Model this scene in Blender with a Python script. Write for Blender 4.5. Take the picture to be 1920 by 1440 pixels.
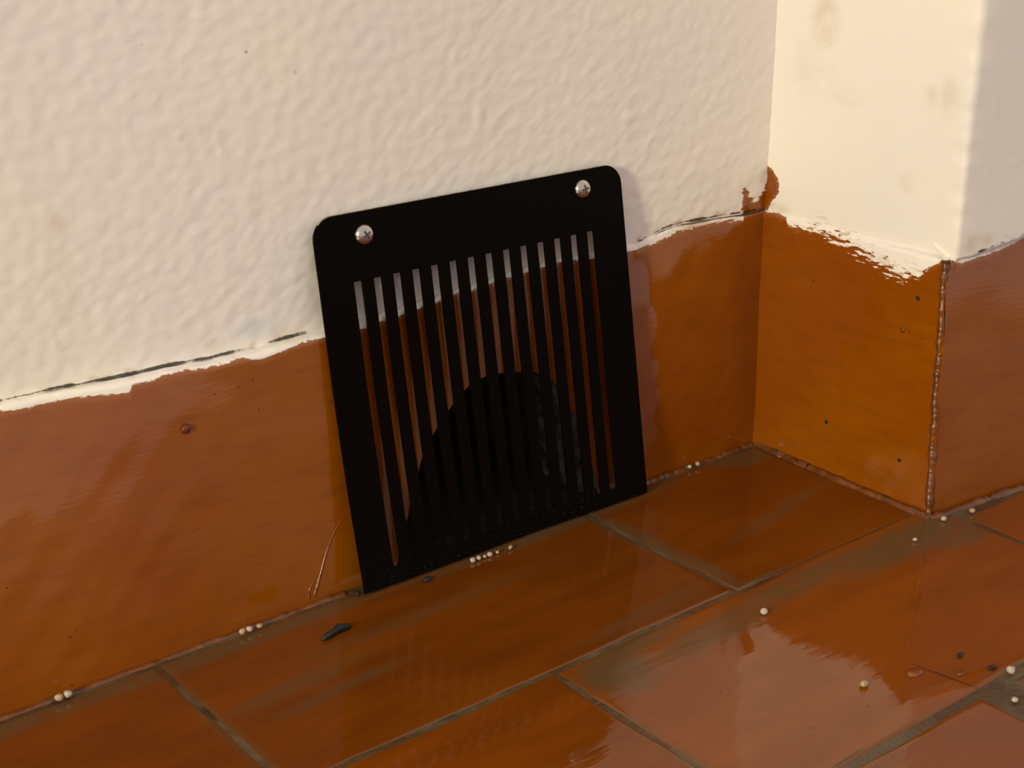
import bpy, bmesh, math, random
import numpy as np
from mathutils import Matrix, Vector

for o in list(bpy.data.objects):
    bpy.data.objects.remove(o)
scene = bpy.context.scene
COL = scene.collection
S = 0.44                      # metres per layout unit (one long floor tile = 0.69 unit = 0.30 m)
random.seed(4)

# ------------------------------------------------------------------ camera
RX = (0.77986393, -0.22847576, 0.58276160)     # wall direction in camera axes
RY = (-0.62592510, -0.27649473, 0.72922454)    # into the wall
RZ = (-0.00547962, -0.93346103, -0.35863697)   # up
CAM = (-1.76154497, -1.56968705, 1.0)
cam_d = bpy.data.cameras.new('camera')
cam = bpy.data.objects.new('camera', cam_d)
COL.objects.link(cam)
cam.matrix_world = Matrix((
    (RX[0], -RX[1], -RX[2], CAM[0]*S),
    (RY[0], -RY[1], -RY[2], CAM[1]*S),
    (RZ[0], -RZ[1], -RZ[2], CAM[2]*S),
    (0, 0, 0, 1)))
cam_d.sensor_width = 36
cam_d.lens = 2869.48/1920*36
cam_d.clip_start = 0.01
scene.camera = cam

# ------------------------------------------------------------------ world, lights, exposure
world = bpy.data.worlds.new('room_light')
scene.world = world
world.use_nodes = True
bg = world.node_tree.nodes['Background']
bg.inputs[0].default_value = (1.0, 0.93, 0.95, 1)
bg.inputs[1].default_value = 0.71

def area(name, loc, target, size, power, col):
    l = bpy.data.lights.new(name, 'AREA')
    l.energy = power; l.color = col; l.shape = 'RECTANGLE'; l.size = size[0]; l.size_y = size[1]
    o = bpy.data.objects.new(name, l); COL.objects.link(o)
    o.location = loc
    d = Vector(target)-Vector(loc)
    o.rotation_euler = d.to_track_quat('-Z', 'Y').to_euler()
    return o
area('lamp_key', (-2.3, -0.72, 0.80), (-0.1, 0, 0.15), (0.28, 0.28), 37, (1.0, 0.93, 0.66))

vs = scene.view_settings
vs.view_transform = 'Standard'; vs.look = 'None'; vs.gamma = 1; vs.use_curve_mapping = False
vs.exposure = 0.0

# ------------------------------------------------------------------ numpy helpers
_rng = np.random.RandomState(7)
_perm = np.tile(_rng.permutation(256), 3)
_ang = _rng.rand(256)*2*np.pi
_gx, _gy = np.cos(_ang), np.sin(_ang)
def pn(x, y, seed=0):
    """2-D gradient noise, about -0.7..0.7"""
    x = np.asarray(x, float)+seed*17.31; y = np.asarray(y, float)+seed*9.77
    xi = np.floor(x).astype(int); yi = np.floor(y).astype(int)
    fx = x-xi; fy = y-yi
    u = fx*fx*fx*(fx*(fx*6-15)+10); v = fy*fy*fy*(fy*(fy*6-15)+10)
    def g(ix, iy, dx, dy):
        h = _perm[_perm[ix & 255]+(iy & 255)]
        return _gx[h]*dx+_gy[h]*dy
    a = g(xi, yi, fx, fy); b = g(xi+1, yi, fx-1, fy)
    c = g(xi, yi+1, fx, fy-1); d = g(xi+1, yi+1, fx-1, fy-1)
    return (a+u*(b-a))+v*((c+u*(d-c))-(a+u*(b-a)))
def sstep(a, b, x):
    t = np.clip((x-a)/(b-a), 0, 1); return t*t*(3-2*t)
def interp(x, P):
    P = sorted(P); return np.interp(x, [p[0] for p in P], [p[1] for p in P])
def inside(px, py, poly):
    r = np.zeros(px.shape, bool); n = len(poly)
    for i in range(n):
        x0, y0 = poly[i]; x1, y1 = poly[(i+1) % n]
        if y0 == y1: continue
        c = ((y0 > py) != (y1 > py)) & (px < (x1-x0)*(py-y0)/(y1-y0)+x0)
        r ^= c
    return r
def seg_nearest(px, py, line, closed=False):
    best = np.full(px.shape, 1e9); bx = np.zeros(px.shape); by = np.zeros(px.shape)
    n = len(line)
    for i in range(n if closed else n-1):
        x0, y0 = line[i]; x1, y1 = line[(i+1) % n]
        dx, dy = x1-x0, y1-y0
        t = np.clip(((px-x0)*dx+(py-y0)*dy)/(dx*dx+dy*dy+1e-12), 0, 1)
        qx, qy = x0+t*dx, y0+t*dy
        d = np.hypot(px-qx, py-qy); m = d < best
        best = np.where(m, d, best); bx = np.where(m, qx, bx); by = np.where(m, qy, by)
    return best, bx, by
def poly_sd(px, py, poly):
    d, _, _ = seg_nearest(px, py, poly, True)
    return np.where(inside(px, py, poly), d, -d)

# ------------------------------------------------------------------ object helpers
def tag(o, label=None, cat=None, group=None, kind=None):
    if label: o['label'] = label
    if cat: o['category'] = cat
    if group: o['group'] = group
    if kind: o['kind'] = kind
    return o
def link(o, parent=None):
    COL.objects.link(o)
    if parent is not None: o.parent = parent
    return o
def mesh_obj(name, verts, faces, mat, parent=None, smooth=True, attrs=None):
    """verts in layout units (n,3); faces (m,4) numpy or list of lists"""
    me = bpy.data.meshes.new(name)
    verts = np.asarray(verts, float)*S
    if isinstance(faces, np.ndarray):
        me.vertices.add(len(verts)); me.vertices.foreach_set('co', verts.ravel())
        m = len(faces)
        me.loops.add(m*4); me.loops.foreach_set('vertex_index', faces.ravel().astype(np.int32))
        me.polygons.add(m)
        me.polygons.foreach_set('loop_start', np.arange(0, m*4, 4, dtype=np.int32))
        me.update(calc_edges=True)
    else:
        me.from_pydata(verts.tolist(), [], faces)
    me.polygons.foreach_set('use_smooth', [smooth]*len(me.polygons))
    for k, a in (attrs or {}).items():
        at = me.attributes.new(k, 'FLOAT', 'POINT'); at.data.foreach_set('value', np.asarray(a, np.float32).ravel())
    me.validate(); me.update()
    if mat: me.materials.append(mat)
    o = bpy.data.objects.new(name, me)
    return link(o, parent)
def grid_faces(nu, nv, flip=False):
    i, j = np.meshgrid(np.arange(nu-1), np.arange(nv-1), indexing='ij')
    a = (i*nv+j).ravel(); b = a+nv
    f = np.stack([a, b, b+1, a+1], 1)
    return f[:, ::-1].copy() if flip else f
def axis(*segs):
    out = []
    for a, b, st in segs:
        n = max(1, int(round((b-a)/st))); out.append(np.linspace(a, b, n, endpoint=False))
    out.append([segs[-1][1]])
    return np.concatenate(out)

# ------------------------------------------------------------------ node helper
class NT:
    def __init__(self, name):
        self.m = bpy.data.materials.new(name); self.m.use_nodes = True
        self.t = self.m.node_tree; self.n = self.t.nodes; self.l = self.t.links
        self.p = self.n['Principled BSDF']
    def set(self, sock, v):
        if v is None: return
        if isinstance(v, bpy.types.NodeSocket): self.l.new(v, sock)
        else:
            if hasattr(sock, 'default_value') and isinstance(v, (tuple, list)) and len(v) == 3 and len(sock.default_value) == 4: v = (*v, 1)
            sock.default_value = v
    def node(self, typ, ins=None, **kw):
        nd = self.n.new(typ)
        for k, v in kw.items(): setattr(nd, k, v)
        for k, v in (ins or {}).items(): self.set(nd.inputs[k], v)
        return nd
    def math(self, op, a, b=None, c=None, clamp=False):
        nd = self.node('ShaderNodeMath', operation=op, use_clamp=clamp)
        self.set(nd.inputs[0], a); self.set(nd.inputs[1], b)
        if c is not None: self.set(nd.inputs[2], c)
        return nd.outputs[0]
    def mix(self, f, a, b, blend='MIX'):
        nd = self.node('ShaderNodeMix', data_type='RGBA', blend_type=blend)
        self.set(nd.inputs[0], f); self.set(nd.inputs[6], a); self.set(nd.inputs[7], b)
        return nd.outputs[2]
    def mixf(self, f, a, b):
        nd = self.node('ShaderNodeMix', data_type='FLOAT')
        self.set(nd.inputs[0], f); self.set(nd.inputs[2], a); self.set(nd.inputs[3], b)
        return nd.outputs[0]
    def attr(self, name): return self.node('ShaderNodeAttribute', attribute_name=name).outputs['Fac']
    def pos(self): return self.node('ShaderNodeNewGeometry').outputs['Position']
    def mapping(self, vec, loc=(0, 0, 0), rot=(0, 0, 0), scale=(1, 1, 1), typ='POINT'):
        nd = self.node('ShaderNodeMapping', vector_type=typ)
        self.set(nd.inputs[0], vec); nd.inputs[1].default_value = loc; nd.inputs[2].default_value = rot; nd.inputs[3].default_value = scale
        return nd.outputs[0]
    def noise(self, vec, scale, detail=3, rough=0.55, dist=0.0):
        nd = self.node('ShaderNodeTexNoise', {'Scale': scale, 'Detail': detail, 'Roughness': rough, 'Distortion': dist})
        self.set(nd.inputs['Vector'], vec)
        return nd.outputs['Fac']
    def voronoi(self, vec, scale):
        nd = self.node('ShaderNodeTexVoronoi', {'Scale': scale}); self.set(nd.inputs['Vector'], vec)
        return nd.outputs['Distance']
    def ramp(self, v, a, b, smooth=True):
        nd = self.node('ShaderNodeMapRange', interpolation_type='SMOOTHSTEP' if smooth else 'LINEAR')
        self.set(nd.inputs[0], v); nd.inputs[1].default_value = a; nd.inputs[2].default_value = b
        return nd.outputs[0]
    def blob(self, vec, c, r, rot=0.0, edge=0.4):
        """elliptical soft stain in world metres; c centre, r radii (3-D), rot about z"""
        m = self.mapping(vec, loc=c, rot=(0, 0, rot), scale=r, typ='TEXTURE')
        l = self.node('ShaderNodeVectorMath', operation='LENGTH'); self.set(l.inputs[0], m)
        return self.ramp(l.outputs['Value'], 1.0+edge, 1.0-edge)
    def add(self, a, b): return self.math('ADD', a, b, clamp=True)
    def bump(self, h, strength, dist, normal=None):
        nd = self.node('ShaderNodeBump', {'Strength': strength, 'Distance': dist}); self.set(nd.inputs['Height'], h)
        if normal is not None: self.set(nd.inputs['Normal'], normal)
        return nd.outputs['Normal']
    def out(self, **kw):
        for k, v in kw.items(): self.set(self.p.inputs[k.replace('_', ' ')], v)
        return self.m
def U(x, y, z=0.0): return (x*S, y*S, z*S)

# ------------------------------------------------------------------ materials
def painted_wall():
    """cream limewash above, glossy brown oil paint below; 'sd' > 0 is brown, 'crk' is distance to the crack, 'rag' raggedness"""
    m = NT('painted_plaster'); P = m.pos()
    sd = m.attr('sd'); rag = m.attr('rag'); crk = m.attr('crk')
    Pst = m.mapping(P, rot=(0.30, 0, 0), scale=(1.0, 1.0, 4.5))
    n1 = m.noise(Pst, 95, 4, 0.70, 0.3)
    n2 = m.noise(P, 420, 2, 0.5)
    n = m.math('ADD', m.math('MULTIPLY', m.math('SUBTRACT', n1, 0.5), rag), m.math('MULTIPLY', m.math('SUBTRACT', n2, 0.5), 0.004))
    edge = m.math('ADD', sd, n)
    brown = m.ramp(edge, -0.0009, 0.0009)
    # cream paint
    c1 = m.noise(P, 5.0, 3, 0.6)
    cream = m.mix(m.ramp(c1, 0.35, 0.65), (0.81, 0.745, 0.690), (0.85, 0.775, 0.665))
    st = m.noise(m.mapping(P, loc=(3, 1, 2)), 22, 4, 0.62)
    st2 = m.noise(m.mapping(P, loc=(1, 7, 2)), 6, 2, 0.5)
    stain = m.math('MULTIPLY', m.ramp(st, 0.60, 0.72), m.ramp(st2, 0.52, 0.66))
    cream = m.mix(m.math('MULTIPLY', stain, 0.55), cream, (0.62, 0.42, 0.22))
    spots = None
    for c, r, k in [(U(-1.111, .066, .535), (.005, .02, .012), .5), (U(-1.104, .066, .495), (.005, .02, .010), .4),
                    (U(-1.112, .066, .455), (.006, .02, .012), .35), (U(-.927, .066, .362), (.006, .02, .004), .6),
                    (U(-.832, .066, .356), (.014, .02, .004), .5), (U(.072, -.047, .69), (.02, .012, .022), .55),
                    (U(.072, -.03, .61), (.02, .022, .02), .25), (U(.072, -.098, .578), (.02, .012, .006), .3), (U(.072, -.25, .60), (.02, .006, .007), .4),
                    (U(.072, -.277, .60), (.02, .007, .012), .4), (U(.072, -.218, .47), (.02, .006, .006), .35),
                    (U(.072, .03, .383), (.02, .012, .004), .7), (U(.101, -.312, .392), (.014, .02, .006), .75),
                    (U(-.10, .06, .375), (.022, .02, .006), .9)]:
        b = m.math('MULTIPLY', m.blob(P, c, r, edge=0.6), k)
        spots = b if spots is None else m.math('MAXIMUM', spots, b)
    spn = m.math('MULTIPLY', spots, m.math('MULTIPLY', m.ramp(m.noise(P, 70, 4, .6), 0.25, 0.75), .7))
    cream = m.mix(spn, cream, (0.50, 0.33, 0.14))
    blue = m.math('MULTIPLY', m.blob(P, U(-.868, .066, .372), (.012, .02, .005), edge=.7), .5)
    cream = m.mix(blue, cream, (0.55, 0.60, 0.62))
    fly = m.ramp(m.voronoi(m.mapping(P, loc=(.3, .8, .1)), 55), 0.085, 0.05)
    flym = m.math('MULTIPLY', fly, m.ramp(m.noise(P, 9, 1), 0.55, 0.62))
    cream = m.mix(m.math('MULTIPLY', flym, .55), cream, (0.22, 0.15, 0.07))
    tanb = m.math('MULTIPLY', m.math('MULTIPLY', m.ramp(edge, -0.030, -0.004), m.ramp(m.noise(Pst, 120, 4, .65), .52, .64)), m.ramp(rag, .03, .07))
    cream = m.mix(m.math('MULTIPLY', tanb, .75), cream, (0.42, 0.26, 0.11))
    # brown paint
    Pb = m.mapping(P, rot=(0.3, 0.35, 0), scale=(1, 1, 5))
    b1 = m.noise(Pb, 26, 4, 0.6); b2 = m.noise(P, 7, 3, 0.55)
    bcol = m.mix(m.ramp(b2, 0.35, 0.68), (0.228, 0.050, 0.0008), (0.262, 0.070, 0.0008))
    bcol = m.mix(m.math('MULTIPLY', m.ramp(b1, 0.42, 0.75), 0.35), bcol, (0.16, 0.034, 0.001))
    spk = m.math('MULTIPLY', m.ramp(m.voronoi(P, 95), 0.07, 0.035), m.ramp(m.noise(P, 14, 1), 0.58, 0.62))
    bcol = m.mix(spk, bcol, (0.06, 0.015, 0.003))
    thin = m.math('MULTIPLY', m.ramp(edge, 0.009, 0.001), 0.30)
    bcol = m.mix(thin, bcol, (0.40, 0.16, 0.055))
    col = m.mix(brown, cream, bcol)
    # dark crack over the ledge
    cw = m.math('MULTIPLY', m.ramp(m.noise(P, 35, 3, .6), 0.36, 0.66), 0.0026)
    crack = m.ramp(m.math('SUBTRACT', m.math('ADD', crk, m.math('MULTIPLY', m.math('SUBTRACT', n2, .5), .002)), cw), 0.0008, -0.0006)
    grime = m.math('MULTIPLY', m.ramp(crk, 0.012, 0.0), m.ramp(m.noise(P, 60, 3, .6), 0.50, 0.66))
    col = m.mix(m.math('MULTIPLY', m.math('MULTIPLY', grime, 0.6), m.math('SUBTRACT', 1.0, brown)), col, (0.40, 0.27, 0.12))
    col = m.mix(m.math('MULTIPLY', crack, 0.92), col, (0.030, 0.020, 0.010))
    # relief
    tex = m.math('ADD', m.math('MULTIPLY', m.noise(m.mapping(P, rot=(0, .5, 0), scale=(1, 1, 2.4)), 110, 4, .6), 0.6), m.math('MULTIPLY', m.noise(P, 330, 2), .25))
    nw = m.bump(m.math('MULTIPLY', tex, m.mixf(m.ramp(m.noise(m.mapping(P, loc=(4, 2, 9)), 4.5, 2, .5), .40, .62), .35, 1.0)), 0.15, 0.0011)
    strokes = m.noise(m.mapping(P, rot=(0.25, .30, 0), scale=(1, 1, 9)), 60, 3, .6)
    lump = m.noise(P, 18, 2, .5)
    nb = m.bump(m.math('ADD', m.math('MULTIPLY', strokes, .25), lump), 0.11, 0.0022)
    nm = m.node('ShaderNodeMix', data_type='VECTOR'); m.set(nm.inputs[0], brown); m.set(nm.inputs[4], nw); m.set(nm.inputs[5], nb)
    rgh = m.mixf(brown, 0.62, m.mixf(m.ramp(b1, .3, .8), 0.055, 0.11))
    return m.out(Base_Color=col, Roughness=rgh, Normal=nm.outputs[1], IOR=1.5)
M_WALL = painted_wall()

DIRT = [  # centre x,y (units), radii, rotation, strength : cement smeared over the tiles
    (-.10, -.385, .15, .036, .06, 1.0), (-.30, -.372, .17, .024, .03, .85), (-.48, -.388, .13, .026, .10, .75), (-.02, -.420, .06, .030, .0, .8),
    (-.652, -.385, .055, .046, .15, 1.0), (-.60, -.352, .09, .016, .0, .9), (-.385, -.14, .020, .09, .05, .8), (-.375, -.26, .016, .07, .0, .7),
    (-.06, -.03, .06, .030, -.2, .9), (-.36, -.335, .07, .010, .04, .9), (-.97, -.16, .10, .018, .1, .50), (-.93, -.20, .09, .012, .08, .45),
    (-.52, -.30, .12, .014, .07, .40), (-.75, -.115, .20, .014, .02, .35), (-.28, -.725, .05, .04, .0, 1.0), (-.20, -.690, .1, .012, .0, .8),
    (-.16, -.205, .12, .014, .2, .45), (-1.02, -.02, .35, .026, 0, .8), (-.50, -.03, .25, .020, 0, .9), (-1.4, -.02, .35, .026, 0, .8),
    (-.90, -.334, .12, .008, 0, .7), (-1.083, -.20, .012, .16, 0, .5), (-.712, -.55, .012, .18, 0, .5), (-.55, -.688, .25, .010, 0, .5)]
def tile_mat():
    m = NT('terracotta_tile'); P = m.pos()
    oi = m.node('ShaderNodeObjectInfo')
    Ps = m.mapping(P, scale=(1, 4.5, 1))
    a = m.noise(Ps, 9, 4, .6, .2); b = m.noise(P, 4, 3, .6)
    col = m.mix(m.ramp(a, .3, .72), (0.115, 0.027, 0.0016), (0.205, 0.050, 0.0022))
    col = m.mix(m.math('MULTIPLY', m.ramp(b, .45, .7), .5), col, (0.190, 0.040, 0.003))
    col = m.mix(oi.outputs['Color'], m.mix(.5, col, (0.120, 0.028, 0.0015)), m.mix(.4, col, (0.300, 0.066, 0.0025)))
    gr = m.noise(m.mapping(P, rot=(0, 0, -.15), scale=(1, 3.2, 1)), 16, 4, .62, .3)
    grey = m.math('MULTIPLY', m.ramp(gr, .60, .76), .14)
    dirt = grey
    dn = m.noise(m.mapping(P, scale=(1, 2, 1)), 40, 3, .6)
    for x, y, rx, ry, rot, k in DIRT:
        bl = m.math('MULTIPLY', m.blob(P, U(x, y), (rx*S, ry*S, 1), rot, .55), k)
        dirt = m.math('MAXIMUM', dirt, bl)
    dirt = m.math('MULTIPLY', dirt, m.ramp(dn, .10, .50))
    dcol = m.mix(m.noise(P, 30, 2), (0.075, 0.042, 0.015), (0.115, 0.074, 0.032))
    col = m.mix(m.math('MULTIPLY', dirt, .85), col, dcol)
    dots = m.math('MULTIPLY', m.ramp(m.voronoi(P, 60), 0.06, 0.03), m.ramp(m.noise(P, 11, 1), .56, .60))
    col = m.mix(dots, col, (0.03, 0.012, 0.003))
    # hairline scratch and the dark worn end of a joint
    for x, y, rx, ry, rot in [(-.350, -.645, .002, .046, .19), (-.575, -.678, .03, .002, .03), (-.335, -.338, .045, .006, .05)]:
        hb = m.blob(P, U(x, y), (rx*S, ry*S, 1), rot, .5)
        col = m.mix(m.math('MULTIPLY', hb, .7), col, (0.035, 0.014, 0.004))
    lump = m.math('ADD', m.noise(Ps, 10, 3, .5), m.math('MULTIPLY', m.noise(P, 130, 2, .5), .05))
    nrm = m.bump(lump, 0.10, 0.0030)
    rgh = m.math('ADD', m.mixf(m.ramp(gr, .45, .8), .04, .10), m.math('MULTIPLY', dirt, .10))
    return m.out(Base_Color=col, Roughness=rgh, Normal=nrm, IOR=1.5)
M_TILE = tile_mat()

def grout_mat():
    m = NT('cement_grout'); P = m.pos()
    a = m.noise(P, 45, 4, .65)
    col = m.mix(m.ramp(a, .3, .7), (0.060, 0.042, 0.018), (0.125, 0.090, 0.045))
    col = m.mix(m.math('MULTIPLY', m.ramp(m.noise(P, 18, 3, .6), .58, .7), .8), col, (0.025, 0.017, 0.008))
    var = m.ramp(m.noise(m.mapping(P, loc=(2, 5, 0)), 11, 3, .6), .42, .60)
    var = m.math('MAXIMUM', m.math('MULTIPLY', var, .75), m.math('MULTIPLY', m.blob(P, U(-.12, -.333), (.20*S, .03*S, 1), 0, .3), .9))
    col = m.mix(var, col, (0.070, 0.026, 0.006))
    return m.out(Base_Color=col, Roughness=m.mixf(a, .18, .4), Normal=m.bump(m.noise(P, 260, 3), .5, .001))
M_GROUT = grout_mat()

def fillet_mat():
    m = NT('painted_mortar_bead'); P = m.pos()
    a = m.noise(P, 60, 3, .6); b = m.noise(P, 18, 3, .6)
    col = m.mix(m.ramp(a, .35, .65), (0.110, 0.030, 0.005), (0.175, 0.052, 0.010))
    col = m.mix(m.math('MULTIPLY', m.ramp(b, .54, .70), .6), col, (0.075, 0.048, 0.022))
    return m.out(Base_Color=col, Roughness=.22, Normal=m.bump(m.noise(P, 240, 3), .5, .0014))
M_FILLET = fillet_mat()

def mortar_mat():
    m = NT('shade_darkened_mortar'); P = m.pos()
    a = m.noise(P, 70, 4, .65)
    col = m.mix(m.ramp(a, .35, .7), (0.012, 0.011, 0.009), (0.13, 0.118, 0.098))  # the hole's shade is worked into these dark mortar tones
    return m.out(Base_Color=col, Roughness=.6, Normal=m.bump(a, .7, .002))
M_MORTAR = mortar_mat()

def plate_mat():
    m = NT('black_enamel'); P = m.pos()
    a = m.noise(m.mapping(P, scale=(1, 1, 1)), 14, 3, .5)
    dust = m.math('MULTIPLY', m.ramp(m.noise(P, 900, 2, .5), .66, .74), m.ramp(m.node('ShaderNodeSeparateXYZ', {0: P}).outputs[2], .03, .005))
    col = m.mix(m.math('MULTIPLY', dust, .5), (0.0030, 0.0016, 0.0008), (0.10, 0.09, 0.08))
    return m.out(Base_Color=col, Roughness=.20, Specular_IOR_Level=.04, IOR=1.45, Normal=m.bump(a, .05, .003))
M_PLATE = plate_mat()

M_EDGE_GLINT = None
def metal_mat():
    m = NT('zinc_screw_metal'); P = m.pos()
    a = m.noise(P, 500, 3, .6)
    col = m.mix(a, (0.42, 0.37, 0.30), (0.62, 0.57, 0.50))
    return m.out(Base_Color=col, Metallic=1.0, Roughness=.24, Normal=m.bump(a, .12, .0006))
M_METAL = metal_mat()
def simple(name, c1, c2, scale, rough, bump=.3):
    m = NT(name); P = m.pos(); a = m.noise(P, scale, 3, .6)
    return m.out(Base_Color=m.mix(m.ramp(a, .35, .65), c1, c2), Roughness=rough, Normal=m.bump(a, bump, .0008))
M_EDGE_GLINT = simple('sheet_edge_glint', (0.10, .07, .03), (.26, .20, .11), 300, .4)  # golden tone paints the light glinting along the sheet's edge
M_RECESS_SHADE = simple('screw_recess_shade', (0.04, .035, .028), (.09, .08, .07), 900, .4)  # dark tone paints the shade of the driver recess
M_CRUMB = simple('pale_grit', (0.33, .20, .09), (.46, .32, .17), 700, .45)
M_CRUMBW = simple('white_grit', (0.36, .28, .20), (.54, .45, .35), 700, .40)
M_BLACK = simple('black_debris', (0.002, .0014, .001), (.010, .006, .004), 500, .6)
M_DRIP = simple('dark_brown_varnish', (0.09, .018, .006), (.14, .03, .008), 300, .10)
M_RUN = simple('brown_varnish_ridge', (0.16, .036, .002), (.24, .06, .003), 300, .12)

# ------------------------------------------------------------------ paint boundaries on the three faces (units)
MB = [(-6, .349), (-1.2099, 0.349), (-1.1726, 0.3459), (-1.1273, 0.3457), (-1.0543, 0.3363), (-1.0501, 0.3441), (-1.0114, 0.3464), (-0.9792, 0.347), (-0.9392, 0.3446), (-0.898, 0.3456), (-0.8794, 0.3384), (-0.8402, 0.3438), (-0.8163, 0.347), (-0.78, 0.3477), (-0.718, 0.3459), (-0.6286, 0.3546), (-0.5662, 0.3609), (-0.5367, 0.3603), (-0.4741, 0.3674), (-0.3783, 0.3712), (-0.3123, 0.3653), (-0.2352, 0.3625), (-0.1945, 0.3659), (-0.1554, 0.3715), (-0.1382, 0.3740), (-0.1036, 0.3760), (-0.0682, 0.3750), (-0.0262, 0.3720), (0.0021, 0.3700), (0.0071, 0.3778), (0.062, 0.3748), (.2, .375)]
MH = [(-6, .355), (-1.1928, 0.3546), (-1.1352, 0.3534), (-1.0755, 0.3501), (-0.9847, 0.349), (-0.9338, 0.3464), (-0.8731, 0.3474), (-0.8339, 0.3493), (-0.7736, 0.3505), (-.63, .358), (-.47, .372), (-.38, .376), (-.30, .372), (-0.2292, 0.3700), (-0.1634, 0.3830), (-0.1385, 0.3850), (-0.0944, 0.3840), (-0.0409, 0.3822), (0.0167, 0.3780), (.2, .378)]
FING = [(0.0225, 0.35), (0.0208, 0.4121), (0.028, 0.4153), (0.0365, 0.4), (0.0524, 0.3869), (0.0666, 0.3987), (0.0747, 0.408), (0.0771, 0.4252), (0.12, .43), (0.12, 0.35)]
RB = [(.2, .3735), (0.0621, 0.3735), (0.0483, 0.3744), (0.0221, 0.3753), (0.0018, 0.3741), (-0.0036, 0.363), (-0.0236, 0.3619), (-0.056, 0.367), (-0.099, 0.3632), (-0.1309, 0.3574), (-0.1728, 0.3464), (-0.2135, 0.3382), (-0.2337, 0.3329), (-0.2663, 0.3422), (-0.279, 0.3557), (-0.298, 0.3697), (-.4, .37)]
RFING = [(0.10, 0.3648), (.10, .445), (0.0626, 0.4423), (0.0508, 0.4374), (0.0357, 0.4184), (0.0367, 0.4008), (0.0505, 0.3867), (0.0573, 0.3703)]
FB = [(-.1, .3704), (0.0502, 0.3704), (0.0834, 0.3635), (0.1211, 0.3672), (0.1596, 0.3693), (0.1869, 0.3749), (0.2146, 0.3797), (3, .382)]
FH = [(-.1, .3731), (0.05, 0.3731), (0.0948, 0.3764), (0.1195, 0.379), (0.1684, 0.3861), (0.2126, 0.3925), (3, .392)]
ARCH = [(-0.7148, -0.03), (-0.7100, .01), (-0.6888, 0.0612), (-0.6589, 0.1339), (-0.626, 0.1791), (-0.5718, 0.2233), (-0.5355, 0.2355), (-0.502, 0.2348), (-0.4444, 0.2223), (-0.4111, 0.2034), (-0.3818, 0.1575), (-0.3567, 0.0933), (-0.3414, 0.0302), (-0.3344, -0.03)]

def wall_y(x): return np.interp(x, [-6, -1.1, -.78, -.28, .15], [.074, .072, .066, .0545, .0495])
RET_X = 0.058
FING = [(x-.018, z+.006) for x, z in FING]; RFING = [(y-.012, z+.005) for y, z in RFING]
FDIR = np.array([.992, -.126]); FNRM = np.array([-.126, -.992])   # pilaster front: along, outward

def yb(x, z):
    """front of the flared skirting on the main wall"""
    zz = np.maximum(z, 0)
    k = np.maximum(sstep(-.80, -1.16, x), .9*sstep(-.30, -.20, x)*sstep(.05, -.05, x))   # where the skirting bellies out
    d = .128*zz*(1-k)+k*(.35+.12*sstep(-.8, -1.2, x))*zz**2
    d = d + .0045*pn(x*3.1, zz*4.0, 3)*sstep(.37, .25, zz) + .0016*pn(x*11+zz*8, zz*9-x*3, 5)*sstep(.0, .05, zz)
    d = d + .0014*pn((x+zz)*6, (zz-x)*20, 6)*k
    return d

# ------------------------------------------------------------------ wall_back
xs = axis((-6, -1.45, .12), (-1.45, .16, .0026))
zs = axis((.28, .80, .0026), (.80, 1.0, .02), (1.0, 6.0, .25))
X, Z = np.meshgrid(xs, zs, indexing='ij')
def plaster(a, b, seed=0):
    ca, sa = math.cos(.55), math.sin(.55)
    r, t = a*ca+b*sa, -a*sa+b*ca
    rough = .04+.36*sstep(-.15, .45, pn(a*2.2, b*2.6, seed+1)+.10+.45*sstep(.78, .50, b-.25*(a+.5)))
    d = .0040*pn(a*2.6, b*2.4, seed+2)
    d = d + rough*(.0014*pn(r*18, t*44, seed+3)+.0003*pn(a*60, b*80, seed+4)+.0009*pn(r*40, t*120, seed+5))
    d = d + .0022*np.maximum(pn(a*26, b*30, seed+6)-.38, 0)*6*rough
    return d
Y = wall_y(X) - plaster(X, Z)*sstep(.26, .45, Z) - .0009*pn(X*50, Z*60, 9)
sd = interp(X, MB)-Z
sd = np.maximum(sd, poly_sd(X, Z, FING))
rag = .010+.022*sstep(-.06, .02, X)
crk = np.abs(Z-interp(X, MH)-.0015)
crk = crk+.02*sstep(-.80, -.74, X)*sstep(-.22, -.26, X)
wb = mesh_obj('wall_back', np.stack([X, Y, Z], -1).reshape(-1, 3), grid_faces(len(xs), len(zs)), M_WALL, attrs=dict(sd=sd, rag=rag, crk=crk))
tag(wb, 'cream painted rough plaster wall above the brown skirting', 'wall', kind='structure')

# ------------------------------------------------------------------ baseboard_back (flared skirting, with the arched vent hole)
def smooth_poly(P, n):
    P = np.array(P); k = len(P); out = []
    for i in range(k-1):
        p0 = P[max(i-1, 0)]; p1 = P[i]; p2 = P[i+1]; p3 = P[min(i+2, k-1)]
        for t in np.linspace(0, 1, n, endpoint=False):
            out.append(.5*((2*p1)+(-p0+p2)*t+(2*p0-5*p1+4*p2-p3)*t*t+(-p0+3*p1-3*p2+p3)*t**3))
    out.append(P[-1]); return np.array(out)
arch = smooth_poly(ARCH, 8)
arch[:, 0] += .0022*pn(arch[:, 0]*60, arch[:, 1]*60, 12); arch[:, 1] += .0018*pn(arch[:, 0]*50, arch[:, 1]*70, 13)
arch_l = [tuple(p) for p in arch]

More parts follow.
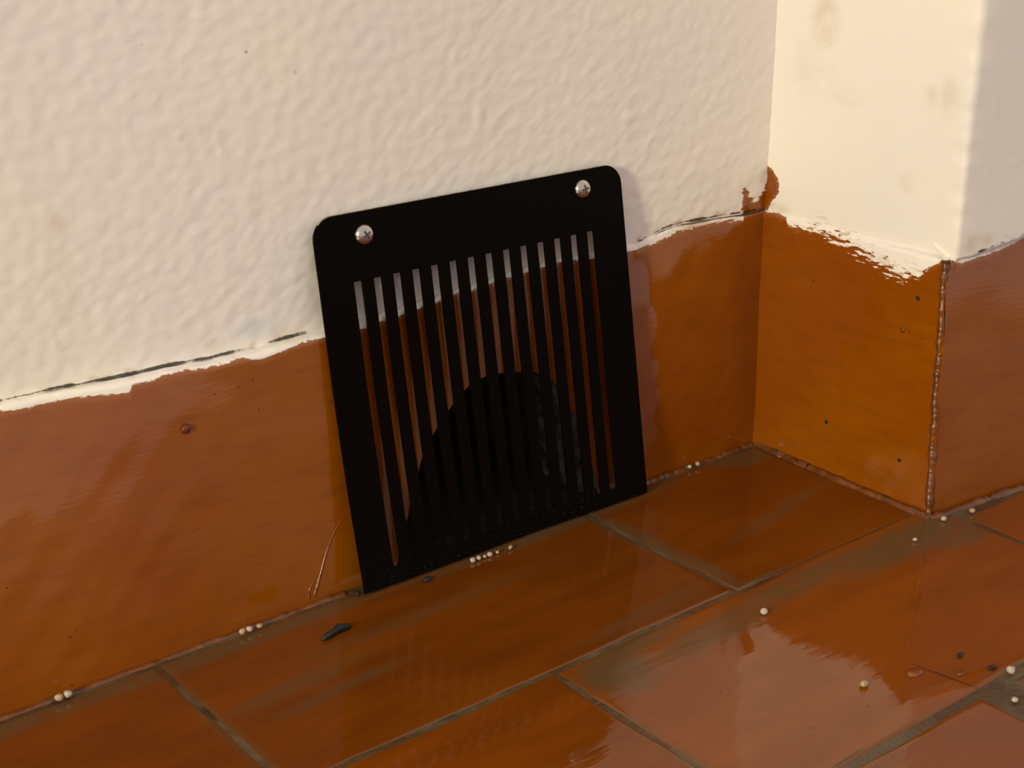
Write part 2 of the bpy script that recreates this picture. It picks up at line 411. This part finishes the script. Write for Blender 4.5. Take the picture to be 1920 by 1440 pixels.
xs = axis((-6, -1.45, .12), (-1.45, .10, .0028))
nl, nr = 6, 6
fr = np.linspace(0, 1, 120)                              # fractions of the front, top to bottom
nrow = nl+nr+len(fr)
Hx = interp(xs, MH)+.0012*pn(xs*40, xs*0, 21)
VX = np.zeros((len(xs), nrow)); VY = VX.copy(); VZ = VX.copy()
rr = .008
yt = yb(xs, Hx-rr)
for k in range(nl):                                      # ledge, from inside the wall outwards
    t = k/(nl-1)
    VX[:, k] = xs; VY[:, k] = (wall_y(xs)+.02)*(1-t)+(yt+rr)*t; VZ[:, k] = Hx+.0008*pn(xs*60, xs*0+k, 22)
for k in range(nr):
    a = (k+1)/nr*math.pi/2
    VX[:, nl+k] = xs; VY[:, nl+k] = yt+rr-rr*math.sin(a); VZ[:, nl+k] = Hx-rr+rr*math.cos(a)
for k, t in enumerate(fr):
    z = (Hx-rr-.001)*(1-t)+(-.012)*t
    VX[:, nl+nr+k] = xs; VZ[:, nl+nr+k] = z; VY[:, nl+nr+k] = yb(xs, z)
sd = interp(VX, MB)-VZ
sd = np.maximum(sd, poly_sd(VX, VZ, FING))
crk = np.abs(VY-wall_y(VX)+.001); crk = crk+.02*(VZ < Hx[:, None]-.004)
crk = crk+.02*sstep(-.80, -.74, VX)*sstep(-.22, -.26, VX)
rag = .009+.018*sstep(-.2, -.1, VX)
fx, fz = VX.ravel().copy(), VZ.ravel().copy()
F = grid_faces(len(xs), nrow, flip=True)
inv = inside(fx, fz, arch_l)
vy = VY.ravel().copy()
allin = inv[F].all(1)
cin = inv[F].sum(1)
keep = ~(cin >= 3)
F2 = F[keep]
touched = np.zeros(len(fx), bool); touched[F[~keep].ravel()] = True
used = np.zeros(len(fx), bool); used[F2.ravel()] = True
bnd = touched & used
_, qx, qz = seg_nearest(fx[bnd], fz[bnd], arch_l)
fx[bnd] = qx; fz[bnd] = qz; vy[bnd] = yb(qx, qz)
remap = -np.ones(len(fx), int); remap[used] = np.arange(used.sum())
bb = mesh_obj('baseboard_back', np.stack([fx, vy, fz], -1)[used], remap[F2], M_WALL,
              attrs=dict(sd=sd.ravel()[used], rag=rag.ravel()[used], crk=crk.ravel()[used]))
tag(bb, 'glossy brown painted skirting along the wall behind the black grille', 'skirting', kind='structure')
# the hole's mortar lining, running back into the wall
depth = np.array([0.0, .012, .03, .06, .10, .18, .30, .50, .72])
nv = len(arch)
L = np.zeros((len(depth), nv, 3))
for i, d in enumerate(depth):
    k = 1+.03*min(i, 3)*(0 if i == 0 else 1)
    jx = (.006*pn(arch[:, 0]*30, arch[:, 1]*30+d*40, 31))*(i > 0)
    L[i, :, 0] = arch[:, 0]+jx*1.2-(arch[:, 0]+.53)*.05*sstep(0, .06, d)
    L[i, :, 2] = arch[:, 1]+jx-.004*(i > 0)
    L[i, :, 1] = yb(arch[:, 0], arch[:, 1])+d
Fh = grid_faces(len(depth), nv, flip=True)
cen = np.array([[-.53, .72+.05, .08]])
base = (len(depth)-1)*nv
lv = np.concatenate([L.reshape(-1, 3), cen]); ci = len(lv)-1
Fc = np.array([[base+j, base+j+1, ci, ci] for j in range(nv-1)])
me_faces = [list(map(int, f)) for f in Fh]+[[int(f[0]), int(f[1]), int(f[2])] for f in Fc]
mesh_obj('vent_hole_lining', lv, me_faces, M_MORTAR, bb)
M_HOLE_SHADE = simple('hole_floor_shade', (0.006, .005, .004), (.020, .017, .013), 200, .9)  # near-black colour stands for the shade on the hole floor
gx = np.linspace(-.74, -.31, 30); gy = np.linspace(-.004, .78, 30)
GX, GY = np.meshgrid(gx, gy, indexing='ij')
mesh_obj('hole_shade_sheet', np.stack([GX, GY, .0015+.0015*pn(GX*40, GY*40, 33)*sstep(0, .03, GY)], -1).reshape(-1, 3), grid_faces(30, 30), M_HOLE_SHADE, bb)  # dark sheet added so the hole's floor looks shaded

# curved paint ridge by the grille, and a varnish bead
def tube(name, pts, radii, mat, parent, seg=8, flat=1.0):
    pts = [Vector(p) for p in pts]; vs_, fs = [], []
    for i, p in enumerate(pts):
        t = (pts[min(i+1, len(pts)-1)]-pts[max(i-1, 0)]).normalized()
        a = t.cross(Vector((0, 1, 0))); a = a.normalized() if a.length > 1e-4 else Vector((1, 0, 0))
        b = t.cross(a).normalized()
        for k in range(seg):
            an = 2*math.pi*k/seg
            vs_.append(p+a*math.cos(an)*radii[i]+b*math.sin(an)*radii[i]*flat)
    for i in range(len(pts)-1):
        for k in range(seg):
            fs.append([i*seg+k, i*seg+(k+1) % seg, (i+1)*seg+(k+1) % seg, (i+1)*seg+k])
    fs.append(list(range(seg))[::-1]); fs.append([(len(pts)-1)*seg+k for k in range(seg)])
    return mesh_obj(name, [tuple(v) for v in vs_], fs, mat, parent)
rid = smooth_poly([(-.745, .118), (-0.7717, 0.1086), (-0.795, 0.0929), (-0.8156, 0.0652), (-0.8305, 0.0359), (-0.8446, 0.0063)], 6)
r_ = np.linspace(.0007, .0022, len(rid))
tube('paint_ridge', [(a, float(yb(a, b))+.0007, b) for a, b in rid], r_, M_RUN, bb)
rid2 = smooth_poly([(-.823, .052), (-.838, .034), (-.8505, .018), (-.852, .006)], 5)
tube('paint_ridge', [(a, float(yb(a, b))+.0007, b) for a, b in rid2], np.linspace(.0008, .002, len(rid2)), M_RUN, bb)

# ------------------------------------------------------------------ pilaster: wall_right (return and front, rounded arris)
def plan_path(ix, iy, oy, r, length, st):
    """inner corner -> outer corner -> along the front; returns xy, normals, arc length (0 at the arris)"""
    n1 = np.array([-1., 0.]); c0 = np.array([ix, oy])
    p = []; nn = []
    a = np.array([ix, iy]); b = np.array([ix, oy+r])
    n = max(2, int((iy-oy-r)/st))
    for t in np.linspace(0, 1, n, endpoint=False): p.append(a+(b-a)*t); nn.append(n1)
    e = c0+FDIR*r
    for t in np.linspace(0, 1, 10, endpoint=False):
        q = (1-t)**2*b+2*t*(1-t)*c0+t*t*e; p.append(q)
        m = n1*(1-t)+FNRM*t; nn.append(m/np.linalg.norm(m))
    for t in axis((r, .35, st), (.35, length, .1)): p.append(c0+FDIR*t); nn.append(FNRM)
    p = np.array(p); nn = np.array(nn)
    s = np.concatenate([[0], np.cumsum(np.linalg.norm(np.diff(p, axis=0), axis=1))])
    k = n+5
    return p, nn, s-s[k], k
p, nn, s, kc = plan_path(RET_X, .13, -.317, .014, 2.5, .003)
zs = axis((.28, .80, .003), (.80, 1.0, .02), (1.0, 6.0, .25))
I, Zz = np.meshgrid(np.arange(len(p)), zs, indexing='ij')
Sg = s[I]
d = .55*plaster(Sg+3, Zz, 40)*sstep(.26, .45, Zz)-.0012*np.exp(-(Sg/.02)**2)*(1+2*pn(Sg*0+1, Zz*40, 44))
d = d-.010*pn(Sg*0, Zz*2.0, 45)*np.exp(-(Sg/.12)**2)
_top = interp(p[I, 0], FH)-.003
d = d-.035*sstep(0, .008, Sg)*sstep(0, -.006, Zz-_top)
V = np.stack([p[I, 0]+nn[I, 0]*d, p[I, 1]+nn[I, 1]*d, Zz], -1)
isret = Sg < 0
def sd_pil(x, y, z, ret):
    a = interp(y, RB)-z; a = np.maximum(a, poly_sd(y, z, RFING))
    b = interp(x, FB)-z
    return np.where(ret, a, b)
sd = sd_pil(V[..., 0], V[..., 1], Zz, isret)
rag = np.where(isret, .012+.075*sstep(.0, -.08, V[..., 1])*sstep(-.30, -.22, V[..., 1]), .008)
crk = np.where(isret, .05, np.abs(Zz-interp(V[..., 0], FH)-.001)+.03*sstep(.05, .01, Sg))
wr = mesh_obj('wall_right', V.reshape(-1, 3), grid_faces(len(p), len(zs), flip=False), M_WALL, attrs=dict(sd=sd, rag=rag, crk=crk))
tag(wr, 'cream painted pilaster projecting from the wall at the right', 'wall', kind='structure')

# skirting slabs of the pilaster: return slab and front slab
def slab(name, along, H, surf, attr_fn, n_al):
    nl, nr = 4, 5; fr = np.linspace(0, 1, 70); rows = nl+nr+len(fr)
    A = np.zeros((n_al, rows, 3)); sdv = np.zeros((n_al, rows))
    al = np.linspace(along[0], along[1], n_al)
    Hh = H(al)+.0012*pn(al*40, al*0, 60)
    for k in range(rows):
        if k < nl: off = -.03*(1-k/(nl-1))-.006*(k/(nl-1)); z = Hh+.016*(1-k/(nl-1))
        elif k < nl+nr: a = (k-nl+1)/nr*math.pi/2; off = -.006+.006*math.sin(a); z = Hh-.006+.006*math.cos(a)
        else: off = 0; t = fr[k-nl-nr]; z = (Hh-.0065)*(1-t)-.012*t
        A[:, k] = surf(al, z, off)
    return al, A
def ret_surf(al, z, off):
    x = .139*np.maximum(z, 0)-off+.0035*pn(al*5, z*5, 62)*sstep(0, .05, z)+.0008*pn(al*30, z*30, 63)
    return np.stack([x, al, z], -1)
def out_y(z): return -.352+.05*np.maximum(z, 0)+.22*np.maximum(z, 0)**2         # outer arris of the slabs
al, A = slab('r', (.12, -.3), lambda a: interp(a, [(-.4, .371), (-.2, .372), (.05, .376), (.2, .376)]), ret_surf, None, 150)
# shear the outer end so that it follows the flared arris
t = (al-.12)/(-.42)
A[..., 1] = .12+t[:, None]*(out_y(A[..., 2])-.12)
sd = sd_pil(A[..., 0], A[..., 1], A[..., 2], np.ones(A.shape[:2], bool))
rag = .012+.110*sstep(.0, -.08, A[..., 1])*sstep(-.30, -.22, A[..., 1])
br = mesh_obj('baseboard_right', A.reshape(-1, 3), grid_faces(*A.shape[:2]), M_WALL, attrs=dict(sd=sd, rag=rag, crk=np.full(sd.shape, .05)))
tag(br, 'orange brown painted skirting slab on the left side of the pilaster', 'skirting', kind='structure')
def front_surf(al, z, off):
    x0 = .139*np.maximum(z, 0); y0 = out_y(z)
    d = off+.004*pn(al*6, z*5, 65)*sstep(0, .06, z)
    return np.stack([x0+al*FDIR[0]+FNRM[0]*d, y0+al*FDIR[1]+FNRM[1]*d, z], -1)
alf = (0.0, .5)
al, A = slab('f', alf, lambda a: interp(a*.992+.05, FH), front_surf, None, 150)
sd = sd_pil(A[..., 0], A[..., 1], A[..., 2], np.zeros(A.shape[:2], bool))
kk = np.arange(A.shape[1])[None, :]+0*sd
crk = np.where(kk < 4, np.abs(kk-1.6)*.003+.03*sstep(.05, .01, al)[:, None], .05)
bf = mesh_obj('baseboard_front', A.reshape(-1, 3), grid_faces(*A.shape[:2]), M_WALL, attrs=dict(sd=sd, rag=np.full(sd.shape, .008), crk=crk))
tag(bf, 'brown painted skirting slab on the front of the pilaster at the right edge', 'skirting', kind='structure')

# lumpy mortar beads along joints (children of the skirting they belong to)
def bead(name, pts, r, mat, parent, seed, lump=.6, n=160, flat=1.0):
    P = np.array(pts); L_ = np.concatenate([[0], np.cumsum(np.linalg.norm(np.diff(P, axis=0), axis=1))])
    t = np.linspace(0, L_[-1], n)
    Q = np.stack([np.interp(t, L_, P[:, k]) for k in range(3)], -1)
    Q += .35*r*np.stack([pn(t*30, t*0+k, seed) for k in range(3)], -1)
    rad = r*(1+lump*pn(t*45, t*0+9, seed)+.5*lump*pn(t*120, t*0, seed+1))
    return tube(name, [tuple(q) for q in Q], np.maximum(rad, r*.25), mat, parent, 8, flat)
bead('mortar_bead', [(-1.6, -.003, -.006), (-.80, -.003, -.006)], .0085, M_FILLET, bb, 70, .22, 260)
bead('mortar_bead', [(-.30, -.003, -.004), (.02, -.003, -.004)], .0075, M_FILLET, bb, 71, .5, 140)
bead('mortar_bead', [(.004, .01, -.005), (-.005, -.17, -.005), (-.006, -.36, -.005)], .0100, M_FILLET, br, 72, .14, 160)
bead('mortar_bead', [(-.006, -.36, -.005), (.10, -.372, -.004), (.5, -.422, -.004)], .0085, M_FILLET, bf, 73, .6, 180)
bead('mortar_bead', [(.001, -.353, -.01), (.054, out_y(.37)+.002, .372)], .0056, M_FILLET, bf, 74, .7, 240)
bead('mortar_bead', [(.004, .003, -.01), (.054, .048, .365)], .0035, M_FILLET, br, 75, .6, 240)

# ------------------------------------------------------------------ floor: cement bed with terracotta tiles
fl = mesh_obj('floor', [(-9, -12, -.0008), (7, -12, -.0008), (7, .9, -.0008), (-9, .9, -.0008)], [[0, 1, 2, 3]], M_GROUT, smooth=False)
tag(fl, 'cement bed of the terracotta tiled floor', 'floor', kind='structure')
def make_tile(x0, x1, y0, y1, seed, tint=.5):
    r = random.Random(seed)
    nx, ny = 15, 9
    ex = .010
    def ramp(n):
        a = [0, .10, .35, .7, 1.0]
        return a
    def coords(a, b, n):
        e = [0, .0022, .006, .012]
        c = [a+q for q in e]+list(np.linspace(a+.03, b-.03, n))+[b-q for q in e[::-1]]
        return np.array(c)
    cx, cy = coords(x0, x1, nx), coords(y0, y1, ny)
    Xt, Yt = np.meshgrid(cx, cy, indexing='ij')
    de = np.minimum(np.minimum(Xt-x0, x1-Xt), np.minimum(Yt-y0, y1-Yt))
    Zt = np.interp(de, [0, .0022, .006, .012, .04], [-.0006, -.0001, 0, 0, 0])
    Zt += .00025*pn(Xt*4, Yt*5, 80)+r.uniform(-.0002, .0002)
    wob = sstep(.03, 0, de)
    Xt = Xt+.0045*pn(Yt*14, Xt*3+seed, 81)*wob; Yt = Yt+.0045*pn(Xt*14, Yt*3+seed, 82)*wob
    n1, n2 = Xt.shape
    V = np.stack([Xt, Yt, Zt], -1).reshape(-1, 3)
    F = [list(map(int, f)) for f in grid_faces(n1, n2)]
    # skirt down to the bed
    rim = [i*n2 for i in range(n1)]+[(n1-1)*n2+j for j in range(1, n2)]+[i*n2+n2-1 for i in range(n1-2, -1, -1)]+[j for j in range(n2-2, 0, -1)]
    b0 = len(V); low = V[rim].copy(); low[:, 2] = -.02; m = len(rim)
    V = np.concatenate([V, V[rim], low])                      # own rim vertices, so the edge shades crisply
    for k in range(m): F.append([b0+(k+1) % m, b0+k, b0+m+k, b0+m+(k+1) % m])
    o = mesh_obj('tile', V, F, M_TILE, fl)
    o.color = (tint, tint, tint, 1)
    return o
rows = [(-.3300, -.016, [-1.775, -1.083, -.391, .30]), (-.684, -.3385, [-2.10, -1.41, -.714, .030, .72]),
        (-1.025, -.6985, [-1.72, -1.03, -.328, .40, 1.10])]
for k in range(1, 5):
    y1 = -1.025-.352*(k-1)-.014
    sh = .34 if k % 2 else 0
    rows.append((y1-.336, y1, [-2.42+sh+.70*i for i in range(6)]))
sd_ = 0
for ri, (y0, y1, js) in enumerate(rows):
    js = [js[0]-.70*k for k in range(2, 0, -1)]+js+([js[-1]+.7] if ri else [])
    for a, b in zip(js[:-1], js[1:]):
        sd_ += 1
        g = .0042
        ga, gb = g, g
        if ri == 2 and abs(a+.328) < 1e-6: ga = .030
        if ri == 2 and abs(b+.328) < 1e-6: gb = .030
        yy1 = y1; yy0 = y0
        if ri == 0 and abs(a+.391) < 1e-6: yy0 = -.3345
        if ri == 0 and a > -.1: continue
        bx = min(b-gb, -.012) if (ri == 0 and b > 0) else b-gb
        if ri == 1 and a > 0: yy1 = -.395-.126*(0)            # tile against the pilaster front
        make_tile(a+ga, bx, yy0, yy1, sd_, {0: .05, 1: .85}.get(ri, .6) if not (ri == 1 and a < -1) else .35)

# ------------------------------------------------------------------ the grille
_yaw, _lean, _roll = .0330, .1565, .003
GO = np.array([-.7826-.004, -.0213, .0030])
GU = np.array([math.cos(_yaw)*math.cos(_roll), -math.sin(_yaw)*math.cos(_roll), math.sin(_roll)])
GW = np.array([0, math.sin(_lean), math.cos(_lean)]); GW = GW-GU*(GU@GW); GW = GW/np.linalg.norm(GW)
GN = np.cross(GU, GW); GN = GN/np.linalg.norm(GN)          # points towards the room when y is negative
if GN[1] > 0: GN = -GN
W, H, RAD = .5135, .5045, .030
TH = .0035
def gp(u, v, n=0.0):
    bow = .013*np.maximum((.30-v)/.30, 0)**2*np.clip(1-u/.30, 0, 1)
    uu = u*(1-.006*np.clip((H-v)/H, 0, 1)) if False else u
    return (GO+GU*uu+GW*v+GN*(n+bow))
grille = bpy.data.objects.new('vent_grille', None); link(grille)
tag(grille, 'square black slotted vent grille with two screws leaning on the wall', 'vent grille')
NSL = 14
SU = [.0570+(.4475-.0570)*i/(NSL-1) for i in range(NSL)]
SWD = .0122
V0, V1 = .0235, .4145
ts = [RAD*(1-math.cos(a)) for a in np.linspace(0, math.pi/2, 9)]
cols = ts+[c for s_ in SU for c in (s_-SWD/2, s_+SWD/2)]+[W-t for t in ts[::-1]]
def vtop(u):
    if u < RAD: return H-RAD+math.sqrt(max(RAD*RAD-(RAD-u)**2, 0))
    if u > W-RAD: return H-RAD+math.sqrt(max(RAD*RAD-(u-W+RAD)**2, 0))
    return H
def plate_piece(name, us, vrows, skip=None):
    """grid of cells extruded by TH; vrows(u) -> list of v ; skip(i,j) leaves a cell open"""
    bm = bmesh.new(); nv = len(vrows(us[0])); cache = {}
    def vert(i, j, back):
        k = (i, j, back)
        if k not in cache: cache[k] = bm.verts.new(Vector(gp(us[i], vrows(us[i])[j], -TH if back else 0.0)*S))
        return cache[k]
    cells = {(i, j) for i in range(len(us)-1) for j in range(nv-1) if not (skip and skip(i, j))}
    for (i, j) in cells:
        bm.faces.new([vert(i, j, 0), vert(i+1, j, 0), vert(i+1, j+1, 0), vert(i, j+1, 0)])
        bm.faces.new([vert(i, j, 1), vert(i, j+1, 1), vert(i+1, j+1, 1), vert(i+1, j, 1)])
        for di, dj, a, b in [(-1, 0, (i, j+1), (i, j)), (1, 0, (i+1, j), (i+1, j+1)), (0, -1, (i, j), (i+1, j)), (0, 1, (i+1, j+1), (i, j+1))]:
            if (i+di, j+dj) not in cells:
                sf = bm.faces.new([vert(*a, 0), vert(*a, 1), vert(*b, 1), vert(*b, 0)])
                if dj == 1 and j == nv-2 and name == 'frame' and 4 <= i < len(us)-3: sf.material_index = 1  # top edge faces take the painted glint
    bm.normal_update()
    me = bpy.data.meshes.new(name); bm.to_mesh(me); bm.free()
    me.materials.append(M_PLATE); me.materials.append(M_EDGE_GLINT)
    o = bpy.data.objects.new(name, me); link(o, grille)
    return o
nmid = 22
def frame_rows(u):
    mid = list(np.linspace(V0, V1, nmid))
    vt = vtop(u)
    top = [V1+(vt-V1)*k for k in (.25, .5, .75, 1.0)]
    return [0.0, V0*.5]+mid+top
s0 = len(ts)-1; s1 = s0+2*NSL
def open_cell(i, j): return (2 <= j < 2+nmid-1) and (s0 < i < s1)
fr_o = plate_piece('frame', cols, frame_rows, open_cell)
bv = fr_o.modifiers.new('bevel', 'BEVEL'); bv.width = .0003; bv.segments = 1; bv.limit_method = 'ANGLE'; bv.angle_limit = math.radians(50)
for k in range(NSL-1):
    a, b = SU[k]+SWD/2, SU[k+1]-SWD/2
    so = plate_piece('slat', [a, b], lambda u: list(np.linspace(V0, V1, nmid)))

def screw(u, v, spin):
    c = gp(u, v)
    prof = [(0, .0078), (.004, .0075), (.008, .0064), (.0115, .0046), (.0132, .0022), (.0140, .0), (.0140, -.002)]
    n = 28; vs_, fs = [], []
    for (r, h) in prof:
        for k in range(n):
            a = 2*math.pi*k/n; vs_.append(c+GU*r*math.cos(a)+GW*r*math.sin(a)+GN*h)
    for i in range(len(prof)-1):
        for k in range(n): fs.append([i*n+k, (i+1)*n+k, (i+1)*n+(k+1) % n, i*n+(k+1) % n])
    o = mesh_obj('screw', vs_, fs, M_METAL, grille)
    o['label'] = 'shiny domed metal screw head'
    cv, cf = [], []
    for rot in (spin, spin+math.pi/2):
        a, b = math.cos(rot), math.sin(rot)
        d1 = GU*a+GW*b; d2 = -GU*b+GW*a
        base = len(cv)
        for p1, top in ((-.0062, .0075), (0.0, .0082), (.0062, .0075)):      # three sections that follow the dome
            for p2, hh in ((-.0015, .0045), (.0015, .0045), (.0015, top), (-.0015, top)):
                cv.append(c+d1*p1+d2*p2+GN*hh)
        for q in (0, 4):
            for k in range(4): cf.append([base+q+k, base+q+(k+1) % 4, base+q+4+(k+1) % 4, base+q+4+k])
        cf.append([base+k for k in (3, 2, 1, 0)]); cf.append([base+8+k for k in range(4)])
    mesh_obj('cross_recess_shade', cv, cf, M_RECESS_SHADE, o, smooth=False)  # raised cross, coloured dark in place of a shaded hollow
    return o
screw(.0745, .4730, .5); screw(.4405, .4770, .2)

# ------------------------------------------------------------------ grit, debris and spots
def lump(name, loc, r, mat, seed, parent=None, squash=(1, 1, 1), rot=0.0):
    bm = bmesh.new(); bmesh.ops.create_icosphere(bm, subdivisions=2, radius=1.0)
    rg = random.Random(seed); off = rg.uniform(0, 50)
    for v in bm.verts:
        k = 1+.28*float(pn(v.co.x*1.3+off, v.co.y*1.3+v.co.z*.9, seed % 7))+.16*float(pn(v.co.x*2.7+off, v.co.z*2.7, 3))
        v.co = v.co*k
        v.co = Vector((v.co.x*squash[0], v.co.y*squash[1], v.co.z*squash[2]))*r*S
    zmin = min(v.co.z for v in bm.verts)
    bmesh.ops.translate(bm, verts=bm.verts, vec=(0, 0, -zmin if parent is None else 0))
    me = bpy.data.meshes.new(name); bm.to_mesh(me); bm.free(); me.materials.append(mat)
    me.polygons.foreach_set('use_smooth', [True]*len(me.polygons))
    o = bpy.data.objects.new(name, me); link(o, parent)
    o.location = U(*loc); o.rotation_euler = (0, 0, rot)
    return o
GR = 'pale grit crumbs on the floor'
crumbs = [
    (-1.2089, -.016, .0060, 0, 'pale crumb at the far left foot of the skirting, left of a touching pair'),
    (-1.1975, -.015, .0062, 1, 'whitish crumb at the far left foot of the skirting, right of a touching pair'),
    (-.9638, -.0175, .0056, 0, 'tan crumb left of the grille, first of a row of three by the skirting'),
    (-.9535, -.0165, .0056, 1, 'whitish crumb left of the grille, middle of a row of three by the skirting'),
    (-.9390, -.0175, .0046, 0, 'small dull crumb left of the grille, last of a row of three by the skirting'),
    (-.6142, -.0440, .0052, 1, 'leftmost white crumb of the cluster at the foot of the grille'),
    (-.6040, -.0440, .0046, 1, 'second white crumb of the cluster at the foot of the grille'),
    (-.5940, -.0450, .0036, 0, 'tiny third crumb of the cluster at the foot of the grille'),
    (-.5853, -.0450, .0050, 1, 'round white fourth crumb of the cluster at the foot of the grille'),
    (-.5720, -.0455, .0034, 0, 'tiny rightmost crumb of the cluster at the foot of the grille'),
    (-.5493, -.0470, .0044, 0, 'single tan crumb on the tile just right of the white cluster under the grille'),
    (-.1578, -.0125, .0044, 1, 'grey crumb between grille and corner, left of the tan one'),
    (-.1408, -.0135, .0048, 0, 'round tan crumb at the wall foot between grille and corner'),
    (.0009, -.3800, .0056, 1, 'white crumb at the foot of the pilaster edge'),
    (.0560, -.3900, .0054, 0, 'pale crumb at the foot of the pilaster front, right of its edge'),
    (-.0852, -.3941, .0036, 1, 'small white crumb on the dark cement smear before the pilaster'),
    (-.4084, -.4006, .0062, 1, 'white crumb alone on the middle of the long wet tile'),
    (-.4444, -.5949, .0066, 0, 'cream oval pebble on the glossy tile at the lower right'),
    (-.2841, -.6890, .0062, 1, 'whitish crumb on the wide cement joint at the right edge'),
    (-.3340, -.7288, .0046, 1, 'small white crumb lower on the wide cement joint at the right edge'),
]
for k, (x, y, r, w, lab) in enumerate(crumbs):
    rg = random.Random(k+5)
    o = lump('grit_crumb', (x, y, .0004 if y < -.03 else .003), r*.82, M_CRUMBW if w else M_CRUMB, k+11, None, (rg.uniform(.95, 1.25), rg.uniform(.85, 1.1), rg.uniform(.75, .95)), rg.uniform(0, 3))
    tag(o, lab, 'crumb', GR)

def debris(name, pts, rads, label, cat, mat=M_BLACK):
    o = tube(name, pts, rads, mat, None, 8, .8)
    return tag(o, label, cat)
debris('dark_debris', [(-.8935, -.0945, .003), (-.884, -.0935, .0055), (-.873, -.0905, .0050), (-.864, -.0875, .0062), (-.853, -.0885, .0045), (-.846, -.0895, .002)],
       [.0018, .0050, .0042, .0064, .0052, .0014], 'shrivelled black scrap lying on the tile left of the grille', 'debris')
tag(lump('dark_speck', (-.2988, -.6257, .0002), .0042, M_BLACK, 51, None, (1.5, .8, .5), .3), 'black seed-like speck on the glossy tile at the right edge', 'speck', 'dark specks on the floor')
tag(lump('dark_speck', (-.2925, -.6690, .0002), .0040, M_BLACK, 52, None, (1.5, .8, .5), -.6), 'black speck beside the wide cement joint at the right edge', 'speck', 'dark specks on the floor')
tag(lump('dark_speck', (-.5764, -.7120, .0002), .0046, M_DRIP, 53, None, (1.4, .8, .5), .1), 'brown speck on the tile at the bottom edge', 'speck', 'dark specks on the floor')
tag(lump('dark_speck', (-.6960, -.0480, .0002), .0052, M_BLACK, 54, None, (1.5, .9, .6), .2), 'black fleck under the lower left edge of the grille', 'speck', 'dark specks on the floor')
tag(lump('dark_speck', (-.7930, -.0240, .0025), .0040, M_BLACK, 55, None, (1.2, .9, .7), .2), 'black fleck beside the lower left corner of the grille', 'speck', 'dark specks on the floor')
for y, z, r, mt, lab in [(-.2694, .3085, .0034, M_BLACK, 'black spot high on the return slab near its edge'), (-.1428, .0802, .0030, M_BLACK, None), (-.287, .064, .0032, M_BLACK, None), (-.2519, .256, .0036, M_FILLET, None), (-.0727, .2894, .0028, M_FILLET, None)]:
    x = .139*z+.0035*float(pn(y*5, z*5, 62))*float(sstep(0, .05, z))
    lump('paint_speck', (x-.0005, y, z), r, mt, int(1000*z), br, (.4, 1, 1))
zb = .2789
lump('varnish_bead', (-.9936, float(yb(-.9936, zb))-.001, zb), .0066, M_DRIP, 61, bb, (1, .8, 1))
for x, y, r, sq, lab in [(-.373, -.6146, .011, (1.2, .8, .10), 'flat glossy varnish blister on the tile at the lower right'), (-.4139, -.5905, .006, (1.3, .6, .10), 'tiny glossy varnish blister left of the bigger one'),
                         (-.3334, -.6516, .0052, (1.2, .8, .25), 'pinkish varnish blister on the hairline scratch')]:
    tag(lump('varnish_blister', (x, y, -.0002), r, M_RUN, int(-x*1000), None, sq), lab, 'blister', 'varnish blisters on the floor tile')
